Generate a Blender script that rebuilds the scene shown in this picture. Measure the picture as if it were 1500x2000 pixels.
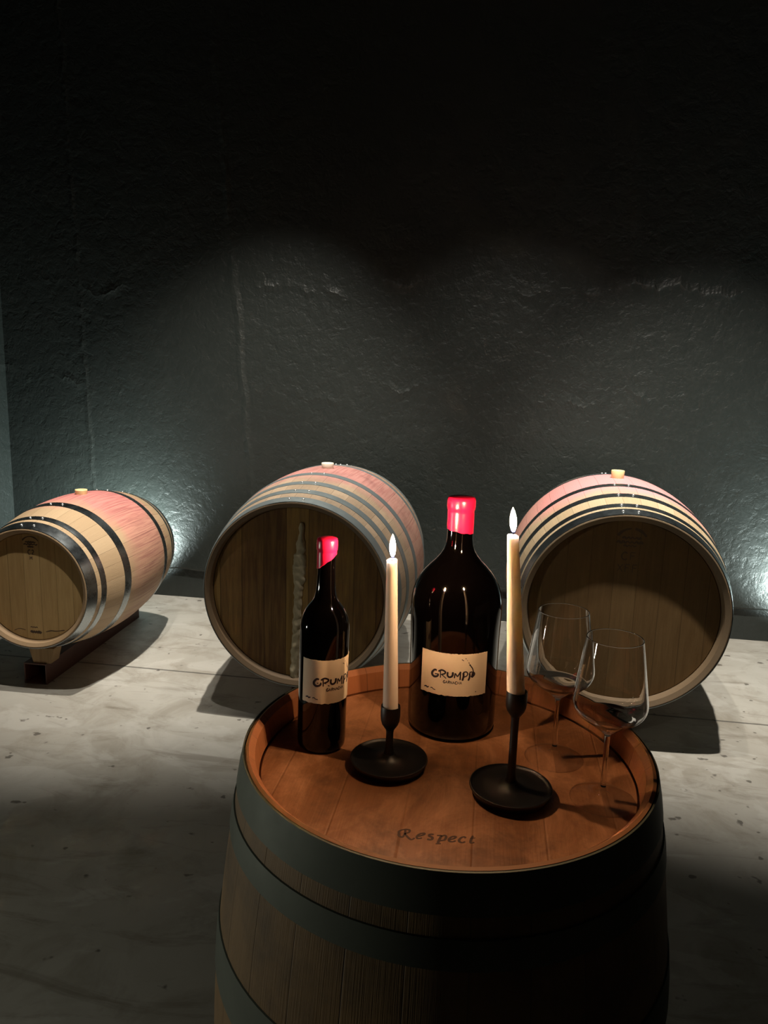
import bpy, bmesh, math, random
from mathutils import Vector, Matrix, noise
random.seed(7)
for o in list(bpy.data.objects): bpy.data.objects.remove(o)
S = bpy.context.scene; COL = S.collection
PI = math.pi
# ------------------------------------------------------------------ camera
cd = bpy.data.cameras.new('camera'); cam = bpy.data.objects.new('camera', cd); COL.objects.link(cam)
RT = Vector((0.98870646, 0.14661529, 0.03104011)); UP = Vector((-0.05732109, 0.17859338, 0.98225185)); BK = Vector((0.13846958, -0.972938, 0.18498058))
cam.matrix_world = Matrix(((RT.x, UP.x, BK.x, 0), (RT.y, UP.y, BK.y, 0), (RT.z, UP.z, BK.z, 1.471), (0, 0, 0, 1)))
cd.sensor_fit = 'VERTICAL'; cd.sensor_height = 36; cd.lens = 25.99; cd.clip_start = .02
S.camera = cam
# ------------------------------------------------------------------ world, exposure
w = bpy.data.worlds.new('world'); S.world = w; w.use_nodes = True
w.node_tree.nodes['Background'].inputs[0].default_value = (.9, 1, .85, 1)
w.node_tree.nodes['Background'].inputs[1].default_value = .0
vs = S.view_settings; vs.view_transform = 'Standard'; vs.look = 'None'; vs.gamma = 1; vs.use_curve_mapping = False; vs.exposure = 0
# ------------------------------------------------------------------ the cellar's ceiling spots and floor uplights, plus an added low fill
def spot(loc, aim, power, angle, blend=.8, col=(1, .93, .82), size=.03):
    l = bpy.data.lights.new('spotlight', 'SPOT'); l.energy = power; l.spot_size = math.radians(angle); l.spot_blend = blend
    l.color = col; l.shadow_soft_size = size
    o = bpy.data.objects.new('spotlight', l); COL.objects.link(o); o.location = loc
    o.rotation_euler = (Vector(aim)-Vector(loc)).to_track_quat('-Z', 'Y').to_euler()
    return o
spot((-.87, 2.72, 3.9), (-1.50, 3.95, 0), 760, 56, 1)
spot((-.95, 1.90, 3.9), (-2.00, 3.05, .2), 300, 34, 1)
spot((.16, 2.50, 3.9), (.0, 3.95, .1), 300, 56, 1)
spot((.72, 2.42, 3.9), (1.25, 3.90, 0), 860, 54, 1)
spot((-2.75, .55, .78), (-.6, 1.05, .5), 42, 125, 1, (1, 1, .84), .06)  # unseen low fill, added to brighten the table barrel's left side
spot((-2.17, 4.11, .215), (-2.45, 4.62, .68), 130, 155, 1, (.85, 1, .97), .03)
spot((1.85, 4.11, .215), (1.85, 4.6, .72), 110, 140, 1, (.85, 1, .97), .03)

# ------------------------------------------------------------------ node helpers
class NT:
    def __init__(s, name):
        s.m = bpy.data.materials.new(name); s.m.use_nodes = True; s.t = s.m.node_tree
        s.b = s.t.nodes['Principled BSDF']; s.out = s.t.nodes['Material Output']
    def n(s, typ, **kw):
        nd = s.t.nodes.new(typ)
        for k, v in kw.items(): setattr(nd, k, v)
        return nd
    def L(s, a, b): s.t.links.new(a, b)
    def set(s, sock, v):
        if hasattr(v, 'is_output') or isinstance(v, bpy.types.NodeSocket): s.L(v, sock)
        else: sock.default_value = v
    def math(s, op, a, b=0, c=0):
        nd = s.n('ShaderNodeMath', operation=op)
        s.set(nd.inputs[0], a); s.set(nd.inputs[1], b); s.set(nd.inputs[2], c)
        return nd.outputs[0]
    def coord(s): return s.n('ShaderNodeTexCoord').outputs['Object']
    def sep(s, v):
        nd = s.n('ShaderNodeSeparateXYZ'); s.L(v, nd.inputs[0]); return nd.outputs
    def comb(s, x, y, z):
        nd = s.n('ShaderNodeCombineXYZ')
        for i, v in enumerate((x, y, z)): s.set(nd.inputs[i], v)
        return nd.outputs[0]
    def noise(s, vec, scale=5, detail=4, rough=.55, dist=0):
        nd = s.n('ShaderNodeTexNoise'); s.L(vec, nd.inputs['Vector'])
        nd.inputs['Scale'].default_value = scale; nd.inputs['Detail'].default_value = detail
        nd.inputs['Roughness'].default_value = rough; nd.inputs['Distortion'].default_value = dist
        return nd.outputs[0]
    def ramp(s, fac, stops, interp='LINEAR'):
        nd = s.n('ShaderNodeValToRGB'); s.set(nd.inputs[0], fac); cr = nd.color_ramp; cr.interpolation = interp
        while len(cr.elements) < len(stops): cr.elements.new(.5)
        for e, (p, c) in zip(cr.elements, stops):
            e.position = p; e.color = (c, c, c, 1) if isinstance(c, (int, float)) else (*c, 1)
        return nd.outputs[0]
    def mix(s, fac, a, b, mode='MIX'):
        nd = s.n('ShaderNodeMix', data_type='RGBA', blend_type=mode)
        s.set(nd.inputs[0], fac)
        for i, v in ((6, a), (7, b)):
            if isinstance(v, tuple): v = (*v[:3], 1)
            s.set(nd.inputs[i], v)
        return nd.outputs[2]
    def bump(s, h, strength=.3, dist=.01, prev=None):
        nd = s.n('ShaderNodeBump'); nd.inputs['Strength'].default_value = strength; nd.inputs['Distance'].default_value = dist
        s.L(h, nd.inputs['Height'])
        if prev: s.L(prev, nd.inputs['Normal'])
        return nd.outputs[0]
    def fin(s, col=None, rough=None, normal=None, metal=None, spec=None, coat=None):
        b = s.b.inputs
        if col is not None: s.set(b['Base Color'], (*col, 1) if isinstance(col, tuple) else col)
        if rough is not None: s.set(b['Roughness'], rough)
        if normal is not None: s.L(normal, b['Normal'])
        if metal is not None: s.set(b['Metallic'], metal)
        if spec is not None: s.set(b['Specular IOR Level'], spec)
        if coat is not None: s.set(b['Coat Weight'], coat)
        return s.m

def stave_wood(name, c1, c2, stain=None, L=1.0, streak=None, nst=34, dirt=.0, rough=.55):
    t = NT(name); co = t.coord(); x, y, z = t.sep(co)
    ang = t.math('ARCTAN2', y, x)
    a = t.math('MULTIPLY', ang, nst/(2*PI)); a = t.math('ADD', a, 50.3)
    idx = t.math('FLOOR', a); fr = t.math('FRACT', a)
    wn = t.n('ShaderNodeTexWhiteNoise', noise_dimensions='1D'); t.L(idx, wn.inputs['W'])
    v = t.comb(t.math('MULTIPLY', ang, 9), wn.outputs[0], t.math('MULTIPLY', z, 1.2))
    grain = t.noise(v, 6, 6, .65)
    fine = t.noise(t.comb(t.math('MULTIPLY', ang, 60), idx, t.math('MULTIPLY', z, 3)), 3, 3, .6)
    col = t.mix(t.math('MULTIPLY_ADD', wn.outputs[0], .55, t.math('MULTIPLY', grain, .5)), c1, c2)
    col = t.mix(t.math('MULTIPLY', fine, .35), col, tuple(q*.6 for q in c1))
    if stain:
        # wine-stained middle third, strongest around the bung (local +Y)
        up = t.math('DIVIDE', y, t.math('SQRT', t.math('ADD', t.math('MULTIPLY', x, x), t.math('MULTIPLY', y, y))))
        nz = t.noise(co, 3.5, 5, .6)
        zz = t.math('ABSOLUTE', t.math('SUBTRACT', z, L/2 + stain[2]))
        m = t.math('SUBTRACT', stain[1], zz)
        m = t.math('ADD', m, t.math('MULTIPLY', t.math('SUBTRACT', nz, .5), .35))
        m = t.math('MULTIPLY', m, 8); m = t.n('ShaderNodeClamp').inputs[0].node and m
        cl = t.n('ShaderNodeClamp'); t.L(m, cl.inputs[0]); m = cl.outputs[0]
        ang_m = t.ramp(t.math('MULTIPLY_ADD', up, .5, t.math('MULTIPLY_ADD', nz, .3, .35)), [(.35, .12), (.8, .6), (1, 1)])
        m = t.math('MULTIPLY', m, ang_m)
        col = t.mix(t.math('MULTIPLY', m, stain[3]), col, stain[0])
    if streak:
        sv = t.comb(t.math('MULTIPLY', ang, 26), 0, t.math('MULTIPLY', z, 2.2))
        sn = t.ramp(t.noise(sv, 1.6, 3, .6), [(.46, 0), (.60, 1)])
        zb = t.ramp(t.math('ABSOLUTE', t.math('SUBTRACT', z, L/2+.08)), [(.0, 1), (.14, .8), (.26, 0)])
        col = t.mix(t.math('MULTIPLY', t.math('MULTIPLY', sn, zb), .55), col, streak)
    if dirt:
        dn = t.ramp(t.noise(co, 7, 6, .65), [(.45, 0), (.75, 1)])
        col = t.mix(t.math('MULTIPLY', dn, dirt), col, (.03, .025, .02))
    e = t.math('ABSOLUTE', t.math('SUBTRACT', fr, .5))
    seam = t.ramp(e, [(.485, 0), (.5, 1)])
    col = t.mix(t.math('MULTIPLY', seam, .55), col, (.05, .035, .025))
    bm = t.bump(t.math('SUBTRACT', fine, t.math('MULTIPLY', seam, 2)), .35, .003)
    return t.fin(col, rough, bm)

def head_wood(name, c1, c2, pw=.085, marks=None, rough=.72, seam_d=.6, mott=.0, wet=None, planks_vary=.8, alt=None):
    t = NT(name); co = t.coord(); x, y, z = t.sep(co)
    a = t.math('ADD', t.math('DIVIDE', x, pw), 50.5)
    idx = t.math('FLOOR', a); fr = t.math('FRACT', a)
    wn = t.n('ShaderNodeTexWhiteNoise', noise_dimensions='1D'); t.L(idx, wn.inputs['W'])
    v = t.comb(t.math('MULTIPLY', x, 22), t.math('MULTIPLY', y, 1.4), t.math('MULTIPLY', idx, 3.7))
    grain = t.noise(v, 3, 7, .65, .4)
    fine = t.noise(t.comb(t.math('MULTIPLY', x, 160), t.math('MULTIPLY', y, 6), idx), 2, 3, .6)
    f = t.math('ADD', t.math('MULTIPLY', t.math('SUBTRACT', wn.outputs[0], .5), planks_vary), t.math('MULTIPLY_ADD', t.math('SUBTRACT', grain, .5), 1.6, .5))
    cl = t.n('ShaderNodeClamp'); t.L(f, cl.inputs[0])
    col = t.mix(cl.outputs[0], c1, c2)
    col = t.mix(t.math('MULTIPLY', fine, .4), col, tuple(q*.55 for q in c1))
    if mott:
        mn = t.ramp(t.noise(t.comb(t.math('MULTIPLY', x, 1.6), y, 0), 7, 6, .72, .6), [(.44, 0), (.66, 1)])
        col = t.mix(t.math('MULTIPLY', mn, mott), col, alt)
        dn = t.ramp(t.noise(t.comb(x, y, 3.3), 11, 5, .7), [(.5, 0), (.68, 1)])
        col = t.mix(t.math('MULTIPLY', dn, mott*.7), col, tuple(q*.35 for q in c1))
    e = t.math('ABSOLUTE', t.math('SUBTRACT', fr, .5))
    seam = t.ramp(e, [(.478, 0), (.5, 1)])
    col = t.mix(t.math('MULTIPLY', seam, seam_d), col, tuple(q*.2 for q in c1))
    bm = t.bump(t.math('SUBTRACT', fine, t.math('MULTIPLY', seam, 2)), .3, .002)
    r = t.math('MULTIPLY_ADD', grain, .25, rough-.12)
    return t.fin(col, r, bm, spec=.5 if mott else .2)

def galvanised(name, col, rough, metal, var=.4):
    t = NT(name); co = t.coord()
    n1 = t.noise(co, 30, 4, .6); n2 = t.noise(co, 5, 5, .6)
    c = t.mix(t.math('MULTIPLY', n2, var*1.6), col, tuple(q*.45 for q in col))
    return t.fin(c, t.math('MULTIPLY_ADD', n1, .2, rough-.1), t.bump(n1, .1, .001), metal)

def plain(name, col, rough=.5, metal=0, nscale=40, nvar=.15, bump=.05):
    t = NT(name); co = t.coord(); n = t.noise(co, nscale, 4, .6)
    c = t.mix(t.math('MULTIPLY', n, nvar*2), col, tuple(q*.6 for q in col))
    return t.fin(c, rough, t.bump(n, bump, .001), metal)

# wall paint: trowelled plaster painted near black green
def wall_paint():
    t = NT('dark_painted_plaster'); co = t.coord(); x, y, z = t.sep(co)
    big = t.noise(co, 1.3, 5, .6, .6); med = t.noise(co, 9, 6, .62, .5)
    fine = t.noise(co, 55, 5, .6)
    vor = t.n('ShaderNodeTexVoronoi', feature='SMOOTH_F1'); t.L(co, vor.inputs['Vector']); vor.inputs['Scale'].default_value = 16
    dimple = t.ramp(t.noise(co, 20, 4, .6, .4), [(.3, 0), (.5, 1)])
    col = t.mix(big, (.019, .024, .022), (.028, .033, .030))
    col = t.mix(t.math('MULTIPLY', t.ramp(med, [(.5, 0), (.72, 1)]), .35), col, (.036, .041, .037))
    # pouring seams: two leaning upright ridges and one wandering level ridge near 2 m
    def ridge(coordv, lo, hi): return t.ramp(t.math('ABSOLUTE', coordv), [(0, 1), (lo, .6), (hi, 0)])
    wob = t.math('MULTIPLY', t.math('SUBTRACT', t.noise(co, 5, 4, .6), .5), .07)
    s1 = ridge(t.math('ADD', t.math('ADD', x, t.math('MULTIPLY_ADD', z, .084, 1.391)), wob), .012, .032) 
    s1 = ridge(t.math('ADD', t.math('SUBTRACT', x, t.math('MULTIPLY_ADD', z, -.084, -1.391)), wob), .012, .03)
    s2 = ridge(t.math('ADD', t.math('SUBTRACT', x, t.math('MULTIPLY_ADD', z, -.035, -2.474)), wob), .008, .022)
    s4 = ridge(t.math('ADD', t.math('SUBTRACT', x, t.math('MULTIPLY_ADD', z, -.07, .86)), wob), .012, .03)
    wob2 = t.math('MULTIPLY', t.math('SUBTRACT', t.noise(t.comb(x, 7, 0), 2.2, 5, .6), .5), .42)
    s3 = ridge(t.math('ADD', t.math('SUBTRACT', z, 1.96), wob2), .01, .04)
    s5 = ridge(t.math('ADD', t.math('SUBTRACT', z, 1.36), t.math('MULTIPLY', wob2, 1.5)), .01, .04)
    brk = t.ramp(t.noise(t.comb(x, 3, t.math('MULTIPLY', z, .3)), 3.5, 3, .6), [(.46, 0), (.6, 1)])
    brk2 = t.ramp(t.noise(t.comb(x, 9, z), 4.5, 3, .6), [(.4, .25), (.58, 1)])
    rid = t.math('ADD', t.math('MULTIPLY', t.math('ADD', s3, t.math('MULTIPLY', s5, .6)), brk), t.math('MULTIPLY', t.math('ADD', t.math('ADD', s1, s2), t.math('MULTIPLY', s4, .3)), brk2))
    h = t.math('ADD', t.math('MULTIPLY', med, .9), t.math('MULTIPLY', dimple, .25))
    b1 = t.bump(h, .5, .014)
    b2 = t.bump(fine, .35, .004, b1)
    b3 = t.bump(rid, .5, .014, b2)
    col = t.mix(t.math('MULTIPLY', rid, .35), col, (.045, .05, .045))
    return t.fin(col, t.math('MULTIPLY_ADD', fine, .25, .3), b3, spec=.5)

def concrete():
    t = NT('worn_concrete'); co = t.coord(); x, y, z = t.sep(co)
    n1 = t.noise(co, .9, 6, .6, .4); n2 = t.noise(co, 4.5, 7, .65, .7); n3 = t.noise(co, 40, 4, .6)
    col = t.mix(t.ramp(n1, [(.35, 0), (.65, 1)]), (.31, .29, .25), (.41, .395, .355))
    blot = t.ramp(n2, [(.48, 0), (.66, 1)])
    col = t.mix(t.math('MULTIPLY', blot, .5), col, (.19, .165, .125))
    pale = t.ramp(t.noise(t.comb(x, t.math('MULTIPLY', y, 1.6), 4.4), 2.3, 5, .6, .8), [(.55, 0), (.6, 1)])
    col = t.mix(t.math('MULTIPLY', pale, .3), col, (.52, .51, .475))
    spots = t.ramp(t.noise(t.comb(x, t.math('MULTIPLY', y, 1.2), 9.4), 17, 2, .5), [(.69, 0), (.73, 1)])
    col = t.mix(t.math('MULTIPLY', spots, .8), col, (.07, .06, .05))
    smear = t.ramp(t.noise(t.comb(t.math('MULTIPLY', x, .7), t.math('MULTIPLY', y, 3), 2), 2.5, 6, .7, 1.2), [(.55, 0), (.68, 1)])
    col = t.mix(t.math('MULTIPLY', smear, .5), col, (.135, .112, .082))
    # saw-cut joint at y = 3.245
    d = t.math('ABSOLUTE', t.math('SUBTRACT', t.math('ADD', y, t.math('MULTIPLY', t.math('SUBTRACT', n3, .5), .004)), 3.245))
    j = t.ramp(d, [(.004, 1), (.008, 0)])
    col = t.mix(t.math('MULTIPLY', j, .8), col, (.05, .045, .04))
    h = t.math('SUBTRACT', t.math('MULTIPLY_ADD', n3, .3, t.math('MULTIPLY', n2, .3)), j)
    return t.fin(col, t.math('MULTIPLY_ADD', n2, .35, .4), t.bump(h, .25, .004), spec=.35)

M = {}
M['wall'] = wall_paint(); M['floor'] = concrete()
M['ceiling'] = plain('dark_ceiling_paint', (.04, .045, .042), .8)
M['oak_barrique'] = stave_wood('oak_staves_new', (.44, .30, .17), (.60, .44, .27), ((.66, .24, .22), .26, .03, .95), .95, (.22, .05, .06), 30)
M['oak_right'] = stave_wood('oak_staves_pale', (.46, .34, .20), (.62, .48, .31), ((.80, .30, .31), .30, .0, .95), 1.1, None, 40)
M['oak_mid'] = stave_wood('oak_staves_used', (.33, .24, .16), (.48, .36, .25), ((.50, .22, .20), .26, .0, .9), 1.1, (.30, .10, .09), 40, .35)
M['oak_table'] = stave_wood('oak_staves_old', (.19, .11, .045), (.33, .205, .09), None, .95, None, 28, .7)
M['head_barrique'] = head_wood('oak_head_new', (.32, .20, .08), (.50, .34, .15), .075, planks_vary=.5)
M['head_right'] = head_wood('oak_head_pale', (.12, .066, .024), (.185, .112, .046), .09, planks_vary=.5, seam_d=.35)
M['head_mid'] = head_wood('oak_head_dark', (.095, .046, .018), (.31, .185, .058), .095, planks_vary=1.1, seam_d=.8)
M['head_table'] = head_wood('varnished_red_oak_head', (.20, .082, .033), (.31, .130, .053), .09, rough=.42, planks_vary=.25, mott=.9, seam_d=.12, alt=(.46, .22, .11))
M['rim_table'] = stave_wood('varnished_red_oak_rim', (.34, .12, .045), (.46, .18, .07), None, .95, None, 28, .3)
for nm_, c_ in (('new', (.30, .20, .11)), ('pale', (.17, .115, .065)), ('used', (.12, .075, .038)), ('old', (.30, .14, .06))): M['chime_'+nm_] = plain('oak_end_grain_'+nm_, c_, .65, 0, 90, .2, .1)  # end-grain browns, cask ones darkened further to hold back light on the rims
M['hoop_bright'] = galvanised('bright_galvanised_steel', (.42, .46, .48), .28, 1)
M['hoop_pale'] = galvanised('pale_galvanised_steel', (.36, .42, .45), .3, 1)
M['hoop_worn'] = galvanised('worn_galvanised_steel', (.30, .35, .36), .5, .7)
M['hoop_old'] = galvanised('dull_green_grey_hoop', (.15, .168, .135), .6, .25, .7)
M['rivet'] = plain('rivet_steel', (.8, .8, .78), .3, .8)
M['silicone'] = NT('cream_silicone').fin((.86, .70, .36), .45)
M['silicone_w'] = NT('white_silicone').fin((.85, .80, .66), .45)
M['rail'] = plain('dark_red_rail', (.075, .028, .018), .55)
M['block'] = head_wood('raw_block_wood', (.26, .17, .09), (.40, .28, .15), .04)
M['stamp'] = NT('burnt_stamp').fin((.07, .04, .022), .8)
M['brand'] = NT('burnt_lettering').fin((.045, .016, .007), .7)
M['putty'] = plain('dried_paste', (.40, .33, .21), .9, 0, 60, .4, .03)
M['bottle'] = NT('dark_wine_glass').fin((.0006, .0004, .0004), .05, spec=.5)
M['wax_red'] = plain('red_bottle_wax', (.72, .008, .06), .28, 0, 25, .1, .15)
M['paper'] = plain('cream_label_paper', (.80, .66, .48), .75, 0, 120, .08, .08)
M['ink'] = NT('black_ink').fin((.018, .010, .016), .6)
M['iron'] = plain('matt_black_iron', (.0035, .0035, .0032), .45, 0, 70, .3, .1)
M['wick'] = NT('charred_wick').fin((.02, .018, .015), .9)
def candle_mat():
    t = NT('ivory_candle_wax'); b = t.b.inputs
    b['Base Color'].default_value = (.93, .76, .62, 1); b['Roughness'].default_value = .5
    b['Subsurface Weight'].default_value = .35; b['Subsurface Radius'].default_value = (1, .88, .8); b['Subsurface Scale'].default_value = .03
    return t.m
M['candle'] = candle_mat()
def flame_mat():
    t = NT('flame'); x, y, z = t.sep(t.coord())
    em = t.n('ShaderNodeEmission')
    c = t.ramp(t.math('DIVIDE', z, .036), [(.0, (.10, .16, 1)), (.12, (.6, .45, .5)), (.25, (1, .62, .32)), (.8, (1, .60, .30)), (1, (1, .42, .10))])
    t.L(c, em.inputs[0])
    st = t.ramp(t.math('DIVIDE', z, .036), [(.0, .004), (.10, .04), (.25, .8), (.7, 1), (1, .15)])
    t.L(t.math('MULTIPLY', st, 3100), em.inputs[1]); t.L(em.outputs[0], t.out.inputs[0]); return t.m
M['flame'] = flame_mat()
def glass_mat(name, thin=0):
    t = NT(name); b = t.b.inputs
    b['Base Color'].default_value = (1, 1, 1, 1); b['Roughness'].default_value = 0; b['IOR'].default_value = 1.5
    b['Transmission Weight'].default_value = 1
    if thin:
        tr = t.n('ShaderNodeBsdfTransparent'); gl = t.n('ShaderNodeBsdfGlossy'); gl.inputs['Roughness'].default_value = 0
        fr = t.n('ShaderNodeFresnel'); ge = t.n('ShaderNodeNewGeometry'); t.L(t.math('MULTIPLY_ADD', ge.outputs['Backfacing'], 1/1.5-1.5, 1.5), fr.inputs[0])
        m1 = t.n('ShaderNodeMixShader'); t.L(fr.outputs[0], m1.inputs[0]); t.L(tr.outputs[0], m1.inputs[1]); t.L(gl.outputs[0], m1.inputs[2])
        m2 = t.n('ShaderNodeMixShader'); m2.inputs[0].default_value = thin-.01
        t.L(m1.outputs[0], m2.inputs[1]); t.L(t.b.outputs[0], m2.inputs[2]); t.L(m2.outputs[0], t.out.inputs[0])
    return t.m
M['crystal'] = glass_mat('clear_crystal'); M['crystal_thin'] = glass_mat('clear_thin_crystal', .16); M['crystal_bowl'] = glass_mat('clear_bowl_crystal', 0)

# ------------------------------------------------------------------ mesh helpers
def obj(name, bm, mat, parent=None, smooth=True, sharp=35, loc=None):
    bmesh.ops.recalc_face_normals(bm, faces=bm.faces)
    me = bpy.data.meshes.new(name); bm.to_mesh(me); bm.free()
    o = bpy.data.objects.new(name, me); COL.objects.link(o)
    if mat: me.materials.append(mat)
    if smooth:
        for p in me.polygons: p.use_smooth = True
        me.set_sharp_from_angle(angle=math.radians(sharp))
    if parent: o.parent = parent
    if loc: o.location = loc
    return o
def thing(name, label, cat, mat=None, loc=(0, 0, 0), group=None):
    o = bpy.data.objects.new(name, None); COL.objects.link(o); o.empty_display_size = .05
    if mat is not None: o.matrix_world = mat
    else: o.location = loc
    o['label'] = label; o['category'] = cat
    if group: o['group'] = group
    return o
def lathe(bm, prof, n=96, close=True, jit=None):
    rings = []
    for r, z in prof:
        if r < 1e-6: rings.append([bm.verts.new((0, 0, z))])
        else: rings.append([bm.verts.new((r*math.cos(2*PI*k/n), r*math.sin(2*PI*k/n), z)) for k in range(n)])
    for a, b in zip(rings, rings[1:]):
        for k in range(n):
            k2 = (k+1) % n
            if len(a) == 1 and len(b) == 1: continue
            if len(a) == 1: bm.faces.new((a[0], b[k], b[k2]))
            elif len(b) == 1: bm.faces.new((a[k], a[k2], b[0]))
            else: bm.faces.new((a[k], a[k2], b[k2], b[k]))
    return rings
def loopify(bm, prof, n=96):     # closed ring profile (torus-like section)
    rings = lathe(bm, prof, n)
    a, b = rings[-1], rings[0]
    for k in range(n):
        k2 = (k+1) % n; bm.faces.new((a[k], a[k2], b[k2], b[k]))
def box(bm, x0, x1, y0, y1, z0, z1, bev=0):
    r = bmesh.ops.create_cube(bm, size=1)
    for v in r['verts']:
        v.co = Vector(((x0+x1)/2+v.co.x*(x1-x0), (y0+y1)/2+v.co.y*(y1-y0), (z0+z1)/2+v.co.z*(z1-z0)))
    if bev: bmesh.ops.bevel(bm, geom=[e for e in bm.edges if all(v in r['verts'] for v in e.verts)], offset=bev, segments=2, affect='EDGES')
def spline(pts, sub=6):
    if len(pts) < 3: return [Vector(p) for p in pts]
    P = [Vector(p) for p in pts]; P = [P[0]*2-P[1]]+P+[P[-1]*2-P[-2]]; out = []
    for i in range(1, len(P)-2):
        for k in range(sub):
            t = k/sub; a, b, c, d = P[i-1:i+3]
            out.append(.5*((2*b)+(c-a)*t+(2*a-5*b+4*c-d)*t*t+(3*b-a-3*c+d)*t**3))
    out.append(P[-2]); return out
def stroke(bm, pts, width, mapf, nib=None, rnd=0, sub=6, thick=0.0003):
    """ribbon along 2-D points; mapf(u, v, lift) gives the 3-D point. nib: (angle, min ratio) for a broad pen"""
    sp = spline([(p[0], p[1], 0) for p in pts], sub); n = len(sp); rows = []
    for i, p in enumerate(sp):
        d = (sp[min(i+1, n-1)]-sp[max(i-1, 0)]); d = d.normalized() if d.length > 0 else Vector((1, 0, 0))
        nr = Vector((-d.y, d.x, 0)); wd = width
        if nib: wd = width*(nib[1]+(1-nib[1])*abs(math.sin(math.atan2(d.y, d.x)-nib[0])))
        if rnd: wd *= 1+rnd*(noise.noise(Vector((p.x*37, p.y*37, width*900)))*1.6)
        if i in (0, n-1): wd *= .6
        a, b = p+nr*wd/2, p-nr*wd/2
        rows.append([bm.verts.new(mapf(a.x, a.y, thick)), bm.verts.new(mapf(b.x, b.y, thick)), bm.verts.new(mapf(b.x, b.y, 0)), bm.verts.new(mapf(a.x, a.y, 0))])
    for r1, r2 in zip(rows, rows[1:]):
        for k in range(4): bm.faces.new((r1[k], r1[(k+1) % 4], r2[(k+1) % 4], r2[k]))
    bm.faces.new(rows[0]); bm.faces.new(rows[-1][::-1])

# ------------------------------------------------------------------ room
def struct(name, bm, m):
    o = obj(name, bm, m, smooth=False); o['kind'] = 'structure'; return o
XL, XR, YB, YF, ZC = -3.067, 3.6, 4.39, -3.0, 4.0
bm = bmesh.new(); box(bm, XL-.2, XR+.2, YF-.2, YB+.3, -.2, 0); struct('floor', bm, M['floor'])
bm = bmesh.new(); box(bm, XL-.2, XR+.2, YF-.2, YB+.3, ZC, ZC+.2); struct('ceiling', bm, M['ceiling'])
bm = bmesh.new()          # lower face set back under a ragged plaster lip, shaped to shade this band
nx = 220; rowsW = []
for i in range(nx+1):
    x = XL+(XR-XL)*i/nx
    lip = .19+.012*noise.noise(Vector((x*6, 0, 0)))+.012*noise.noise(Vector((x*1.5, 4, 0)))
    yl = YB-.03
    rowsW.append([bm.verts.new(c) for c in ((x, YB+.006*noise.noise(Vector((x*9, 2, 2))), 0), (x, YB, lip), (x, yl+.006, lip), (x, yl, lip+.01), (x, yl, ZC), (x, YB+.25, ZC), (x, YB+.25, 0))])
for a, b in zip(rowsW, rowsW[1:]):
    for k in range(7): bm.faces.new((a[k], b[k], b[(k+1) % 7], a[(k+1) % 7]))
bm.faces.new(rowsW[0]); bm.faces.new(rowsW[-1][::-1])
struct('wall_back', bm, M['wall'])
bm = bmesh.new(); box(bm, XL-.2, XL, YF, YB, 0, ZC); struct('wall_left', bm, M['wall'])
bm = bmesh.new(); box(bm, XR, XR+.2, YF, YB, 0, ZC); struct('wall_right', bm, M['wall'])
bm = bmesh.new(); box(bm, XL-.2, XR+.2, YF-.2, YF, 0, ZC); struct('wall_front', bm, M['wall'])

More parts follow.
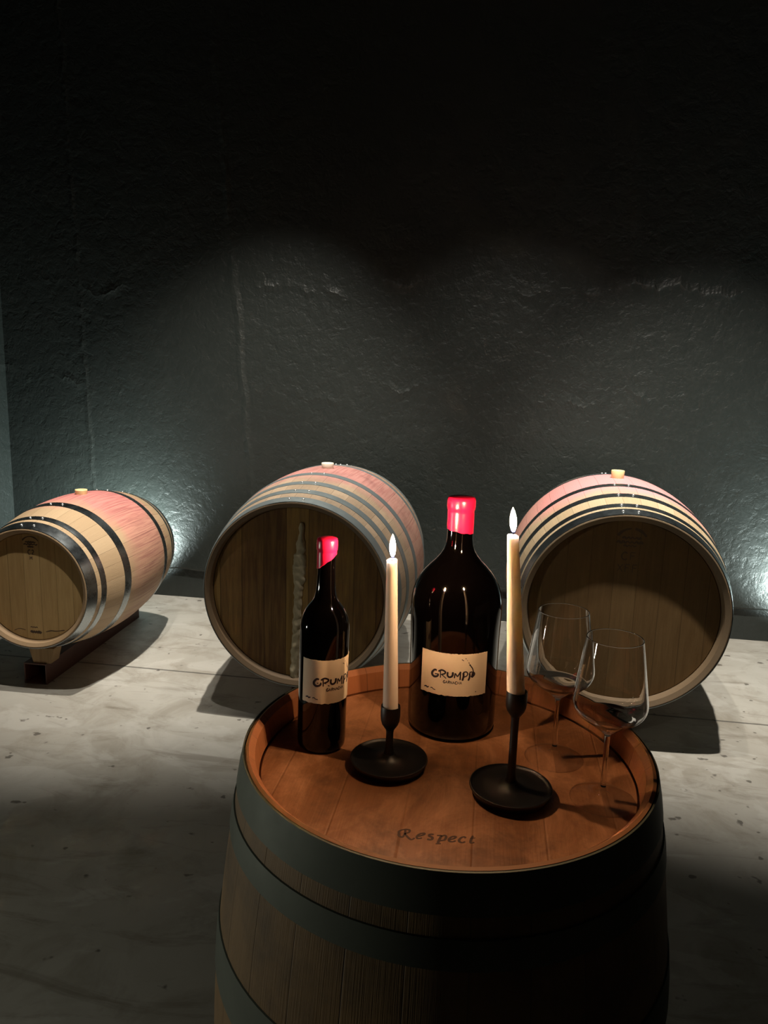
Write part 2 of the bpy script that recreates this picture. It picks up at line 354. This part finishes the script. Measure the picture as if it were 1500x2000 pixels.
# ------------------------------------------------------------------ barrels
def make_barrel(name, label, cat, mat4, L, Rf, Rb, th, rec, hoops, wood, hd, hoopm, bung=None, group=None, rimm=None, rivets=True, headname='head', chime_in=.012):
    t = thing(name, label, cat, mat4, group=group)
    R = lambda z: Rb-(Rb-Rf)*(2*z/L-1)**2
    N = 112
    bm = bmesh.new()
    zs = [L*i/36 for i in range(37)]
    outer = [(R(z), z) for z in zs]
    ri = Rf-th
    # rounded, inward-sloping chimes at both ends, open down to the heads
    prof = [(R(rec+.012)-th-.004, rec+.012), (ri-.002, rec-.002), (ri+chime_in*.3, .008), (Rf-.006, 0.0), (Rf-.0015, .0015)]+[p for p in outer if .004 < p[1] < L-.004]
    prof += [(Rf-.0015, L-.0015), (Rf-.006, L), (ri+chime_in*.3, L-.008), (ri-.002, L-rec+.002), (R(rec+.012)-th-.004, L-rec-.012)]
    loopify(bm, prof, N)
    # stave-by-stave unevenness of the chime
    for v in bm.verts:
        a = math.atan2(v.co.y, v.co.x); k = math.floor(a/(2*PI)*30)
        if v.co.z < .003: v.co.z += .0012*noise.noise(Vector((k*3.1, 1, 0)))
    st = obj('staves', bm, wood, t)
    st.data.materials.append(M['chime_'+wood.name.split('_')[-1]])      # chime: end grain, with some shade put into its colour
    for p in st.data.polygons:
        c = p.center; rr = math.hypot(c.x, c.y)
        if rr < Rf-.002 and (c.z < rec or c.z > L-rec): p.material_index = 1
    if rimm:      # varnished inner face of the rim
        st.data.materials.append(rimm)
        for p in st.data.polygons:
            c = p.center; rr = math.hypot(c.x, c.y)
            if c.z > L-rec-.02 and rr < Rf-.003 and rr < R(c.z)-.006: p.material_index = 2
    heads = []
    for z0, sgn in ((rec, 1), (L-rec, -1)):
        bm = bmesh.new(); rh = ri-.001
        pr = [(0, 0), (rh*.5, 0), (rh-.004, 0), (rh-.0008, .003*1), (rh-.0008, .02), (0, .02)]
        lathe(bm, [(r, z0+sgn*z) for r, z in pr], N)
        heads.append(obj(headname, bm, hd, t))
    for k, (z0, z1) in enumerate(hoops):
        bm = bmesh.new(); g = .0022
        loopify(bm, [(R(z0)+.0002, z0), (R(z0)+g, z0+.0006), (R((z0+z1)/2)+g+.0006, (z0+z1)/2), (R(z1)+g, z1-.0006), (R(z1)+.0002, z1), (R((z0+z1)/2)-.0012, (z0+z1)/2)], N)
        h = obj('hoop', bm, hoopm, t)
        if rivets:
            for dx in (-.033, .025):
                zz = (z0+z1)/2; rr = R(zz)+g
                a = PI/2+(-.03 if k % 2 else .01)*0+dx/rr
                bm = bmesh.new()
                q = Matrix.Translation((rr*math.cos(a), rr*math.sin(a), zz)) @ Vector((math.cos(a), math.sin(a), 0)).to_track_quat('Z', 'Y').to_matrix().to_4x4()
                lathe(bm, [(.0, .0055), (.003, .005), (.0052, .003), (.006, 0), (.006, -.001), (0, -.001)], 12); bm.transform(q)
                obj('rivet', bm, M['rivet'], h)
    if bung:
        bm = bmesh.new()
        lathe(bm, [(0, -.012), (.022, -.012), (.027, .003), (.0295, bung[0]-.003), (.028, bung[0]), (.014, bung[0]), (.012, bung[0]-.006), (0, bung[0]-.006)], 40)
        bm.transform(Matrix.Translation((0, Rb, L/2)) @ Matrix.Rotation(-PI/2, 4, 'X'))
        obj('bung', bm, bung[1], t)
    return t, heads, R
def lying(X, Y, Z, yaw):
    c, s = math.cos(yaw), math.sin(yaw)
    u = Vector((c, s, 0)); ax = Vector((-s, c, 0)); up = Vector((0, 0, 1)); xx = -u
    m = Matrix((( xx.x, up.x, ax.x, X), (xx.y, up.y, ax.y, Y), (xx.z, up.z, ax.z, Z), (0, 0, 0, 1))); return m
def sym(L, hs): return hs+[(L-b, L-a) for a, b in reversed(hs)]

b1, h1, R1 = make_barrel('wine_barrel', 'small pale oak barrel at the left, bright steel hoops, lying on a dark red rail', 'barrel',
    lying(-1.9674, 2.8577, .4914, math.radians(1.4)), .95, .2706, .349, .024, .035, sym(.95, [(.002, .058), (.082, .112), (.238, .285)]),
    M['oak_barrique'], M['head_barrique'], M['hoop_bright'], (.022, M['silicone']))
b2, h2, R2 = make_barrel('wine_barrel', 'big worn oak cask in the middle with a dried paste streak down its dark head', 'barrel',
    lying(-.759, 2.825, .562, math.radians(-.5)), 1.1, .391, .462, .026, .035, sym(1.1, [(.002, .047), (.092, .132), (.200, .240), (.355, .400)]),
    M['oak_mid'], M['head_mid'], M['hoop_worn'], (.024, M['silicone_w']), rivets=True)
b3, h3, R3 = make_barrel('wine_barrel', 'big clean oak cask at the right with a pink stained top, behind the wine glasses', 'barrel',
    lying(.549, 2.88, .569, math.radians(-2.3)), 1.1, .3985, .469, .028, .045, sym(1.1, [(.002, .052), (.073, .105), (.187, .228), (.342, .385)]),
    M['oak_right'], M['head_right'], M['hoop_pale'], (.034, M['silicone']))
for b in (b1, b2, b3): b['group'] = 'barrels lying along the back wall'
TX, TY, TZ = -.0396, 1.0024, .91
bt, ht_, RTb = make_barrel('standing_barrel', 'upright oak barrel with dull hoops and a reddish top, used as a table', 'barrel',
    Matrix.Translation((TX, TY, 0)), .95, .29, .336, .018, .04, sym(.95, [(.001, .049), (.073, .108), (.243, .312)]),
    M['oak_table'], M['head_table'], M['hoop_old'], None, rimm=M['rim_table'], rivets=True)

# marks stamped on the heads (face coordinates: u to the right, v up, seen from the front; local x = -u)
def face_map(z): return lambda u, v, lift: Vector((-u, v, z-lift))
def zig(u0, u1, v, h, n):
    return [(u0+(u1-u0)*i/n, v+(h if i % 2 else -h)*(.5+.5*abs(noise.noise(Vector((i*1.7, v*9, u0)))))) for i in range(n+1)]
def arc(cu, cv, r, a0, a1, n=10): return [(cu+r*math.cos(math.radians(a0+(a1-a0)*i/n)), cv+r*math.sin(math.radians(a0+(a1-a0)*i/n))) for i in range(n+1)]
GL = {'C': [[(1, .85), (.6, 1), (.15, .75), (.05, .4), (.3, .05), (.7, 0), (1, .15)]], '2': [[(.1, .8), (.5, 1), (.9, .75), (.6, .4), (.1, .02)], [(.1, .02), (1, .02)]],
      'X': [[(0, 1), (1, 0)], [(1, 1), (0, 0)]], 'F': [[(.1, 0), (.1, 1)], [(.1, 1), (.9, 1)], [(.1, .55), (.75, .55)]], 'M': [[(0, 0), (.1, 1)], [(.1, 1), (.5, .3)], [(.5, .3), (.9, 1)], [(.9, 1), (1, 0)]],
      'E': [[(.1, 0), (.1, 1)], [(.1, 1), (.9, 1)], [(.1, .5), (.75, .5)], [(.1, 0), (.9, 0)]],
      'G': [[(.95, .85), (.55, 1), (.1, .7), (.1, .3), (.5, 0), (.95, .2), (.95, .45)], [(.55, .45), (1, .45)]], 'A': [[(0, 0), (.5, 1)], [(.5, 1), (1, 0)], [(.2, .38), (.8, .38)]],
      'R': [[(.1, 0), (.1, 1)], [(.1, 1), (.7, 1), (.85, .75), (.6, .5), (.1, .5)], [(.4, .5), (.95, 0)]], 'N': [[(.05, 0), (.05, 1)], [(.05, 1), (.9, 0)], [(.9, 0), (.9, 1)]],
      'H': [[(.05, 0), (.05, 1)], [(.9, 0), (.9, 1)], [(.05, .5), (.9, .5)]]}
def letters(bm, txt, u, v, w, h, sp, wd, mf, dv=0, rnd=.3, thick=.0004):
    for i, ch in enumerate(txt):
        for s in GL.get(ch, []):
            stroke(bm, [(u+i*(w+sp)+p[0]*w, v+dv*i+p[1]*h) for p in s], wd, mf, rnd=rnd, thick=thick)
bm = bmesh.new(); mf = face_map(.045)
stroke(bm, arc(.012, .275, .062, 150, 95), .010, mf, rnd=.5); stroke(bm, arc(.012, .275, .062, 82, 32), .010, mf, rnd=.5)
stroke(bm, zig(-.025, .045, .300, .005, 9), .007, mf, rnd=.5); stroke(bm, zig(-.045, .055, .282, .005, 12), .008, mf, rnd=.5); stroke(bm, zig(-.018, .03, .268, .004, 7), .006, mf, rnd=.5)
letters(bm, 'CF', -.022, .212, .022, .030, .010, .006, mf); letters(bm, 'XFF', -.034, .163, .020, .030, .008, .006, mf)
obj('stamp', bm, M['stamp'], h3[0])
bm = bmesh.new(); mf = face_map(.035)
stroke(bm, arc(0, .185, .045, 145, 35), .006, mf, rnd=.5)
for v, w in ((.205, .024), (.195, .032), (.184, .014)): stroke(bm, zig(-w, w, v, .003, 9), .005, mf, rnd=.5)
letters(bm, 'C2', -.014, .150, .012, .020, .005, .004, mf); letters(bm, 'M', -.006, .126, .011, .015, .004, .004, mf)
obj('stamp', bm, M['stamp'], h1[0]); bm = bmesh.new()
stroke(bm, zig(-.022, .012, -.185, .002, 6), .004, mf); stroke(bm, zig(-.022, .028, -.207, .005, 9), .009, mf, rnd=.4)
stroke(bm, [(-.10, -.206), (-.075, -.196), (-.045, -.201)], .003, mf, rnd=.5); stroke(bm, [(.05, -.203), (.075, -.196), (.10, -.196), (.14, -.189)], .004, mf, rnd=.5)
obj('stamp', bm, M['stamp'], h1[0])
# dried paste streak on the middle cask's head
bm = bmesh.new(); rows = []; nz = 200; nu = 18
for i in range(nz+1):
    f = i/nz; v = .303-.67*f; u = .017-.027*f
    wd = .026+.024*math.exp(-((f-.27)/.11)**2)+.007*math.sin(min(f*3, 1)*1.5)+.004*f
    if f < .20: wd *= .62+.38*abs(math.cos(f*PI/.14))
    wd *= min(1, .35+f*18)
    wl = wd/2*(1+.35*noise.noise(Vector((f*26, 0, 0)))+.08*noise.noise(Vector((f*70, 0, 0)))); wr = wd/2*(1+.35*noise.noise(Vector((f*26, 5, 0)))+.08*noise.noise(Vector((f*70, 7, 0))))
    row = []
    for j in range(nu+1):
        s = j/nu*2-1; uu = u+(s*wl if s < 0 else s*wr)
        hgt = .013*math.sqrt(max(0, 1-s*s))*(1+.42*noise.noise(Vector((uu*48, v*34, 0))))
        row.append(bm.verts.new((-uu, v, .035-hgt+.0005)))
    rows.append(row)
for a, b in zip(rows, rows[1:]):
    for j in range(nu): bm.faces.new((a[j], a[j+1], b[j+1], b[j]))
o = obj('paste_streak', bm, M['putty'], h2[0], sharp=80); o['label'] = 'lumpy beige dried paste streak'
# burnt word on the table head
RESP = [[(-0.0861, 0.8233), (-0.0859, 0.8289), (-0.0821, 0.8325), (-0.0771, 0.8342), (-0.0735, 0.8331), (-0.0739, 0.8287), (-0.0779, 0.8251), (-0.0745, 0.8192), (-0.0694, 0.8147), (-0.0656, 0.8186)], [(-0.0788, 0.8339), (-0.0787, 0.8247), (-0.0807, 0.8176), (-0.0842, 0.8187), (-0.0859, 0.8219), (-0.084, 0.8237)], [(-0.0617, 0.8224), (-0.0558, 0.827), (-0.0548, 0.8301), (-0.0586, 0.8293), (-0.0624, 0.8248), (-0.0632, 0.82), (-0.0609, 0.8184), (-0.0567, 0.8206)], [(-0.043, 0.8303), (-0.0474, 0.8297), (-0.0481, 0.8264), (-0.0444, 0.8237), (-0.0452, 0.8193), (-0.0504, 0.8191)], [(-0.039, 0.8289), (-0.034, 0.8292), (-0.0355, 0.8213), (-0.0368, 0.8135)], [(-0.0394, 0.8124), (-0.0329, 0.8136)], [(-0.0339, 0.8278), (-0.0299, 0.831), (-0.0276, 0.8284), (-0.0293, 0.8218), (-0.0345, 0.8194)], [(-0.0227, 0.8234), (-0.0178, 0.8268), (-0.0159, 0.8306), (-0.0197, 0.8306), (-0.0232, 0.8258), (-0.0233, 0.8209), (-0.0191, 0.8201), (-0.0155, 0.8229)], [(-0.0033, 0.8307), (-0.0063, 0.8325), (-0.0103, 0.8283), (-0.0113, 0.8226), (-0.0075, 0.8206), (-0.0039, 0.8233)], [(0.0051, 0.8371), (0.0027, 0.8267), (0.0033, 0.822), (0.0073, 0.8242)], [(0.0017, 0.8306), (0.0083, 0.8333)]]
bm = bmesh.new()
for s in RESP: stroke(bm, s, .0033, lambda u, v, l: Vector((u-TX, v-TY, TZ+l)), nib=(math.radians(25), .55), rnd=.15, thick=.00025)
o = obj('lettering', bm, M['brand'], ht_[1]); o['label'] = 'burnt word Respect'

# ------------------------------------------------------------------ rails under the lying barrels
def make_rail(label, x, y, yaw, L, bx, btop, bs):
    t = thing('barrel_rail', label, 'rack', Matrix.Translation((x, y, 0)) @ Matrix.Rotation(yaw, 4, 'Z'), group='rails under the lying barrels')
    bm = bmesh.new(); w = .055; h = .10; k = .006       # open-ended hollow rail
    prof = [(-w, 0), (w, 0), (w, h), (-w, h)]; pin = [(-w+k, k), (w-k, k), (w-k, h-k), (-w+k, h-k)]
    A = [[bm.verts.new((px, yy, pz)) for px, pz in pr] for yy in (0, L) for pr in (prof, pin)]
    for q in range(4):
        q2 = (q+1) % 4
        bm.faces.new((A[0][q], A[0][q2], A[2][q2], A[2][q])); bm.faces.new((A[1][q], A[1][q2], A[3][q2], A[3][q]))
        bm.faces.new((A[0][q], A[0][q2], A[1][q2], A[1][q])); bm.faces.new((A[2][q], A[2][q2], A[3][q2], A[3][q]))
    obj('rail', bm, M['rail'], t, smooth=False)
    for s in bs:
        bm = bmesh.new()
        v = [bm.verts.new((px+bx, py, pz)) for py in (s, s+.07) for px, pz in ((-.042, h), (.042, h), (.062, btop+.003), (.03, btop), (-.03, btop), (-.062, btop+.003))]
        bm.faces.new(v[:6][::-1]); bm.faces.new(v[6:])
        for q in range(6): bm.faces.new((v[q], v[(q+1) % 6], v[6+(q+1) % 6], v[6+q]))
        obj('wedge_block', bm, M['block'], t, smooth=False)
    return t
make_rail('dark red hollow rail with a wooden block, under the small left barrel', -2.03, 2.965, math.radians(2), .98, .03, .172, (.01, .63))
make_rail('dark rail under the worn middle cask', -.76, 2.98, math.radians(-.5), .80, 0, .125, (.01, .62))
make_rail('dark rail under the pink topped right cask', .555, 3.02, math.radians(-2.3), .80, 0, .128, (.01, .62))

# ------------------------------------------------------------------ bottles
LAB_G = [  # brush lettering, read off the label: (x right, y down) on a 1045 x 750 sheet
 ([(490, 528), (455, 520), (420, 560), (420, 605), (455, 638), (500, 630), (520, 598)], 24), ([(462, 590), (525, 594)], 20),
 ([(548, 520), (552, 655)], 26), ([(515, 545), (570, 520), (625, 548), (618, 580), (560, 602)], 24), ([(572, 600), (645, 665)], 26),
 ([(665, 550), (665, 612), (695, 640), (730, 628), (746, 600), (748, 550)], 22),
 ([(775, 655), (785, 568)], 24), ([(785, 568), (825, 628)], 24), ([(825, 628), (870, 540)], 24), ([(870, 540), (868, 685)], 26),
 ([(915, 555), (920, 620), (905, 695)], 24), ([(912, 552), (960, 540), (985, 570), (970, 610), (925, 632)], 18),
 ([(1015, 560), (1020, 620), (1000, 692)], 24), ([(1012, 552), (1050, 540), (1080, 560)], 20), ([(1075, 548), (1085, 585), (1045, 630)], 34), ([(1060, 560), (1060, 600)], 30),
 ([(1085, 575), (1074, 530), (1058, 480), (1030, 440)], 16), ([(1030, 440), (1008, 412)], 26), ([(1003, 400), (992, 375)], 12),
 ([(975, 352), (965, 340)], 8), ([(950, 322), (942, 308)], 14), ([(880, 328), (915, 352)], 13),
 ([(300, 818), (330, 812), (345, 832), (372, 822)], 16), ([(400, 838), (425, 835), (445, 858), (480, 872)], 14), ([(1125, 872), (1135, 880)], 20)]
def lab_uv(x, y):
    def q(x, a, b, c, xa, xb, xc): return a*(x-xb)*(x-xc)/((xa-xb)*(xa-xc))+b*(x-xa)*(x-xc)/((xb-xa)*(xb-xc))+c*(x-xa)*(x-xb)/((xc-xa)*(xc-xb))
    yt = q(x, 165, 240, 210, 245, 800, 1290); yb = q(x, 880, 975, 905, 245, 850, 1275)
    s = max(-.98, min(.98, (x-767)/522))
    return math.asin(s*.714)/math.asin(.714), 1-(y-yt)/(yb-yt)     # u in -1..1, v 0..1 upwards
def make_bottle(name, label, x, y, prof, cap, R, lab_ang, lab, n=96, tilt=(0, 0)):
    t = thing(name, label, 'bottle', Matrix.Translation((x, y, TZ)) @ Matrix.Rotation(tilt[0], 4, 'X') @ Matrix.Rotation(tilt[1], 4, 'Y'), group='wine bottles on the barrel table')
    bm = bmesh.new(); lathe(bm, prof, n); obj('glass_body', bm, M['bottle'], t, sharp=60)
    bm = bmesh.new(); rings = lathe(bm, cap[0], 64)
    for k, v in enumerate(rings[0]):                                   # dipped edge hangs unevenly
        a = 2*PI*k/64; v.co.z += cap[1]*math.cos(a-cap[2])+.0015*noise.noise(Vector((math.cos(a)*2, math.sin(a)*2, x*9)))
    for k, v in enumerate(rings[1]):
        a = 2*PI*k/64; v.co.z += cap[1]*math.cos(a-cap[2])+.0015*noise.noise(Vector((math.cos(a)*2, math.sin(a)*2, x*9)))
    obj('wax_seal', bm, M['wax_red'], t, sharp=60)
    W, z0, z1 = lab
    def mp(u, v, lift): a = lab_ang+u*W/R/2; r = R+.0004+lift; return Vector((r*math.cos(a), r*math.sin(a), z0+v*(z1-z0)))
    bm = bmesh.new(); nu, nv = 90, 8; G = []
    for i in range(nu+1):
        u = i/nu*2-1; e1 = .014*noise.noise(Vector((u*14, 1, 0)))+.01*noise.noise(Vector((u*37, 1, 0))); e0 = .014*noise.noise(Vector((u*11, 6, 0)))+.006*noise.noise(Vector((u*37, 6, 0)))
        G.append([[bm.verts.new(mp(u, e0+(1+e1-e0)*j/nv, l)) for j in range(nv+1)] for l in (0, .0002)])
    for a, b in zip(G, G[1:]):
        for j in range(nv):
            bm.faces.new((a[1][j], b[1][j], b[1][j+1], a[1][j+1])); bm.faces.new((a[0][j], b[0][j], b[0][j+1], a[0][j+1]))
        for j in (0, nv): bm.faces.new((a[0][j], b[0][j], b[1][j], a[1][j]))
    for g in (G[0], G[-1]):
        for j in range(nv): bm.faces.new((g[0][j], g[0][j+1], g[1][j+1], g[1][j]))
    lb = obj('label', bm, M['paper'], t, sharp=60)
    bm = bmesh.new(); asp = W/(z1-z0)
    # strokes are laid out in metres on the sheet
    def mm(s, q, lift): return mp(s/(W/2), q/(z1-z0), .0002+lift)
    def conv(pts):
        o = []
        for px, py in pts:
            u, v = lab_uv(px, py); o.append((u*W/2, v*(z1-z0)))
        return o
    for k, (pts, wd) in enumerate(LAB_G):
        if k < 16: stroke(bm, conv(pts), wd*.000135, mm, rnd=.3, thick=.00012)
    a0 = conv([(600, 745)])[0]; a1 = conv([(905, 758)])[0]
    lw = (a1[0]-a0[0])/8
    letters(bm, 'GARNACHA', a0[0], a0[1], lw*.78, .0042, lw*.22, .0013, mm, dv=(a1[1]-a0[1])/8, thick=.00012)
    obj('lettering', bm, M['ink'], lb)
    for nm, ks in (('ink_splash', range(16, 22)), ('small_print', range(22, 24)), ('small_print', range(24, 25))):
        bm = bmesh.new()
        for k in ks: stroke(bm, conv(LAB_G[k][0]), LAB_G[k][1]*.00013, mm, rnd=.35, thick=.00012)
        obj(nm, bm, M['ink'], lb)
    return t
def rounded(prof): return prof
mag_prof = [(0, .004), (.045, .002), (.056, 0), (.065, .002), (.0695, .008), (.0705, .015), (.0705, .152), (.0716, .180), (.0722, .203), (.0712, .216), (.0688, .228), (.0648, .239), (.0590, .250), (.0520, .259), (.0437, .268), (.0356, .276), (.0286, .285), (.0242, .293), (.0217, .302), (.0207, .312), (.0202, .325), (.0198, .3735), (.010, .3745), (0, .3745)]
mag_cap = [(.0198, .322), (.0208, .3225), (.0210, .335), (.0207, .352), (.0205, .3555), (.0216, .3575), (.0222, .362), (.0220, .371), (.0210, .3755), (.017, .377), (.0, .3775)]
make_bottle('wine_bottle', 'big broad shouldered dark wine bottle with red wax top, between the two candles', -.0405, 1.134, mag_prof, (mag_cap, .003, math.radians(200)), .0705, math.radians(-86.5), (.109, .079, .147))
bot_prof = [(0, .006), (.020, .004), (.029, 0), (.0335, .001), (.0358, .005), (.0365, .012), (.0365, .186), (.0362, .193), (.0348, .201), (.0322, .209), (.0285, .216), (.0238, .2225), (.0195, .228), (.0168, .234), (.0152, .242), (.0141, .252), (.0131, .272), (.0129, .316), (.008, .3175), (0, .3175)]
bot_cap = [(.0138, .284), (.0148, .2845), (.0149, .295), (.0148, .299), (.0149, .3005), (.0158, .302), (.0160, .306), (.0158, .315), (.0150, .3185), (.011, .3200), (0, .3203)]
make_bottle('wine_bottle', 'slim dark wine bottle with red wax top, leftmost on the barrel table', -.2320, 1.0255, bot_prof, ([(r_*.97, z_+.004) for r_, z_ in bot_cap], .011, math.radians(10)), .0365, math.radians(-76.8+32), (.109, .082, .149), tilt=(0, math.radians(.8)))

# ------------------------------------------------------------------ candlesticks and candles
def make_stick(label, x, y, H):
    t = thing('candlestick', label, 'candlestick', loc=(x, y, TZ), group='black candlesticks on the barrel table')
    bm = bmesh.new()
    lathe(bm, [(0, 0), (.048, 0), (.0505, .0015), (.0545, .010), (.0563, .0125), (.0560, .0142), (.0545, .0145), (.0530, .0125), (.050, .0110), (.035, .0105), (.020, .0118), (.012, .0150), (.0085, .0200), (0, .0200)], 96)
    obj('base', bm, M['iron'], t, sharp=50)
    bm = bmesh.new(); r = .0055
    lathe(bm, [(0, .018), (.0078, .018), (.0064, .026), (r, .036), (r-.0002, H*.6), (r, H-.040), (r+.0010, H-.034), (0, H-.034)], 40); obj('stem', bm, M['iron'], t)
    bm = bmesh.new()
    lathe(bm, [(0, H-.036), (.0066, H-.036), (.0085, H-.033), (.0118, H-.028), (.0136, H-.022), (.0142, H-.015), (.0140, H-.001), (.0136, H), (.0126, H-.0008), (.0124, H-.020), (0, H-.022)], 56); obj('cup', bm, M['iron'], t, sharp=50)
    return t
def make_candle(label, x, y, H, Lc, ax, ay, r0, r1, ph):
    # pivots at the bottom of the cup
    zb = TZ+H-.0212
    t = thing('candle', label, 'candle', Matrix.Translation((x, y, zb)) @ Matrix.Rotation(ay, 4, 'Y') @ Matrix.Rotation(ax, 4, 'X'), group='lit taper candles')
    bm = bmesh.new(); n = 48
    pr = [(0, 0), (r0*.93, 0), (r0*.95, .004)]
    m = 26
    for i in range(m+1):
        f = i/m; pr.append((r0+(r1-r0)*f, .018+(Lc-.022)*f))
    pr += [(r1*.96, Lc-.001), (r1*.80, Lc), (r1*.55, Lc-.002), (0, Lc-.003)]
    rings = lathe(bm, pr, n)
    for ring in rings[-6:]:
        for k, v in enumerate(ring):
            a = 2*PI*k/max(1, len(ring)); v.co.z += .0011*math.cos(a-ph) if len(ring) > 1 else 0
    for ring in rings[3:-4]:
        for k, v in enumerate(ring):
            a = 2*PI*k/n; s = 1+.006*noise.noise(Vector((math.cos(a)*1.5, math.sin(a)*1.5, v.co.z*14+ph))); v.co.x *= s; v.co.y *= s
    obj('wax', bm, M['candle'], t, sharp=70)
    bm = bmesh.new(); pts = spline([(0, 0, Lc-.004), (.0002, 0, Lc+.001), (.0008, 0, Lc+.005), (.0020, 0, Lc+.008)], 4); R = []
    for i, p in enumerate(pts): R.append([bm.verts.new((p.x+.0007*math.cos(k*PI/3), p.y+.0007*math.sin(k*PI/3), p.z)) for k in range(6)])
    for a, b in zip(R, R[1:]):
        for k in range(6): bm.faces.new((a[k], a[(k+1) % 6], b[(k+1) % 6], b[k]))
    bm.faces.new(R[-1]); obj('wick', bm, M['wick'], t)
    bm = bmesh.new()
    lathe(bm, [(r_*.86, z_*.9) for r_, z_ in [(0, 0), (.0020, .0008), (.0035, .0045), (.0046, .0095), (.0051, .0145), (.0049, .0195), (.0040, .0245), (.0027, .0295), (.0012, .0335), (0, .036)]], 24)
    obj('flame', bm, M['flame'], t, loc=(.0008, 0, Lc+.0035))
    return t
make_stick('short black candlestick between the two wine bottles', -.121, .9805, .094)
make_stick('tall black candlestick in front of the big bottle, beside the wine glasses', .0525, .9405, .151)
make_candle('lower lit ivory candle, in the short candlestick between the two bottles', -.121, .9805, .094, .236, 0, math.radians(-1.3), .0110, .0076, 1)
make_candle('taller lit ivory candle, in the tall candlestick beside the glasses', .0525, .9405, .151, .233, 0, math.radians(-4.6), .0121, .0075, 3)

# ------------------------------------------------------------------ wine glasses
def make_glass(label, x, y, tl):
    t = thing('wine_glass', label, 'glass', Matrix.Translation((x, y, TZ)) @ Matrix.Rotation(tl, 4, 'Y'), group='empty wine glasses')
    outer = [(.0038, .094), (.0060, .0975), (.0120, .1025), (.0220, .1100), (.0330, .1180), (.0420, .1255), (.0465, .1320), (.0485, .1390), (.0484, .1460), (.0470, .1560), (.0443, .1750), (.0415, .1950), (.0386, .2150), (.0362, .2310)]
    outer = [(p.x, p.y) for p in spline([(a, b, 0) for a, b in outer], 3)]
    inner = []
    for k, (r, z) in enumerate(outer):
        if z > .104:
            a = outer[max(k-1, 0)]; b = outer[min(k+1, len(outer)-1)]; d = Vector((b[0]-a[0], b[1]-a[1])).normalized(); th = .0010 if z > .12 else .0016
            inner.append((r-d.y*th, z+d.x*th))
    ro, zo = outer[-1]; outer = outer[:-1]+[(ro+.00008, zo-.0006), (ro, zo)]; ri_, zi = inner[-1]; inner = inner[:-1]+[(ri_+.00008, zi-.0006), (ri_, zi)]
    prof = outer+[(ro-.0002, zo+.0003), ((ro+ri_)/2, zo+.00045), (ri_+.0002, zo+.0003)]+inner[::-1]+[(.0045, .1035), (0, .1022)]
    foot = [(0, 0), (.0395, 0), (.0432, .0006), (.0436, .0013), (.0430, .0018), (.0300, .0034), (.0150, .0062), (.0085, .0090), (.0052, .0135), (.0038, .0200)]
    # one continuous crystal skin, cut where bowl, stem and foot meet
    bm = bmesh.new(); lathe(bm, prof[:], 96); 
    lathe(bm, [(0, .094), (.0038, .094)], 96); bmesh.ops.remove_doubles(bm, verts=bm.verts, dist=1e-5); obj('bowl', bm, M['crystal_bowl'], t, sharp=60)
    bm = bmesh.new(); lathe(bm, [(0, .0201), (.0038, .0201), (.0035, .035), (.0034, .060), (.0035, .080), (.0038, .0939), (0, .0939)], 48); obj('stem', bm, M['crystal'], t, sharp=60)
    bm = bmesh.new(); lathe(bm, foot+[(0, .0200)], 96); obj('foot', bm, M['crystal_thin'], t, sharp=60)
    return t
make_glass('empty wine glass further back, beside the tall candle', .1195, 1.053, math.radians(-.5))
make_glass('empty wine glass nearest the front right rim of the barrel table', .1765, .952, math.radians(-.6))
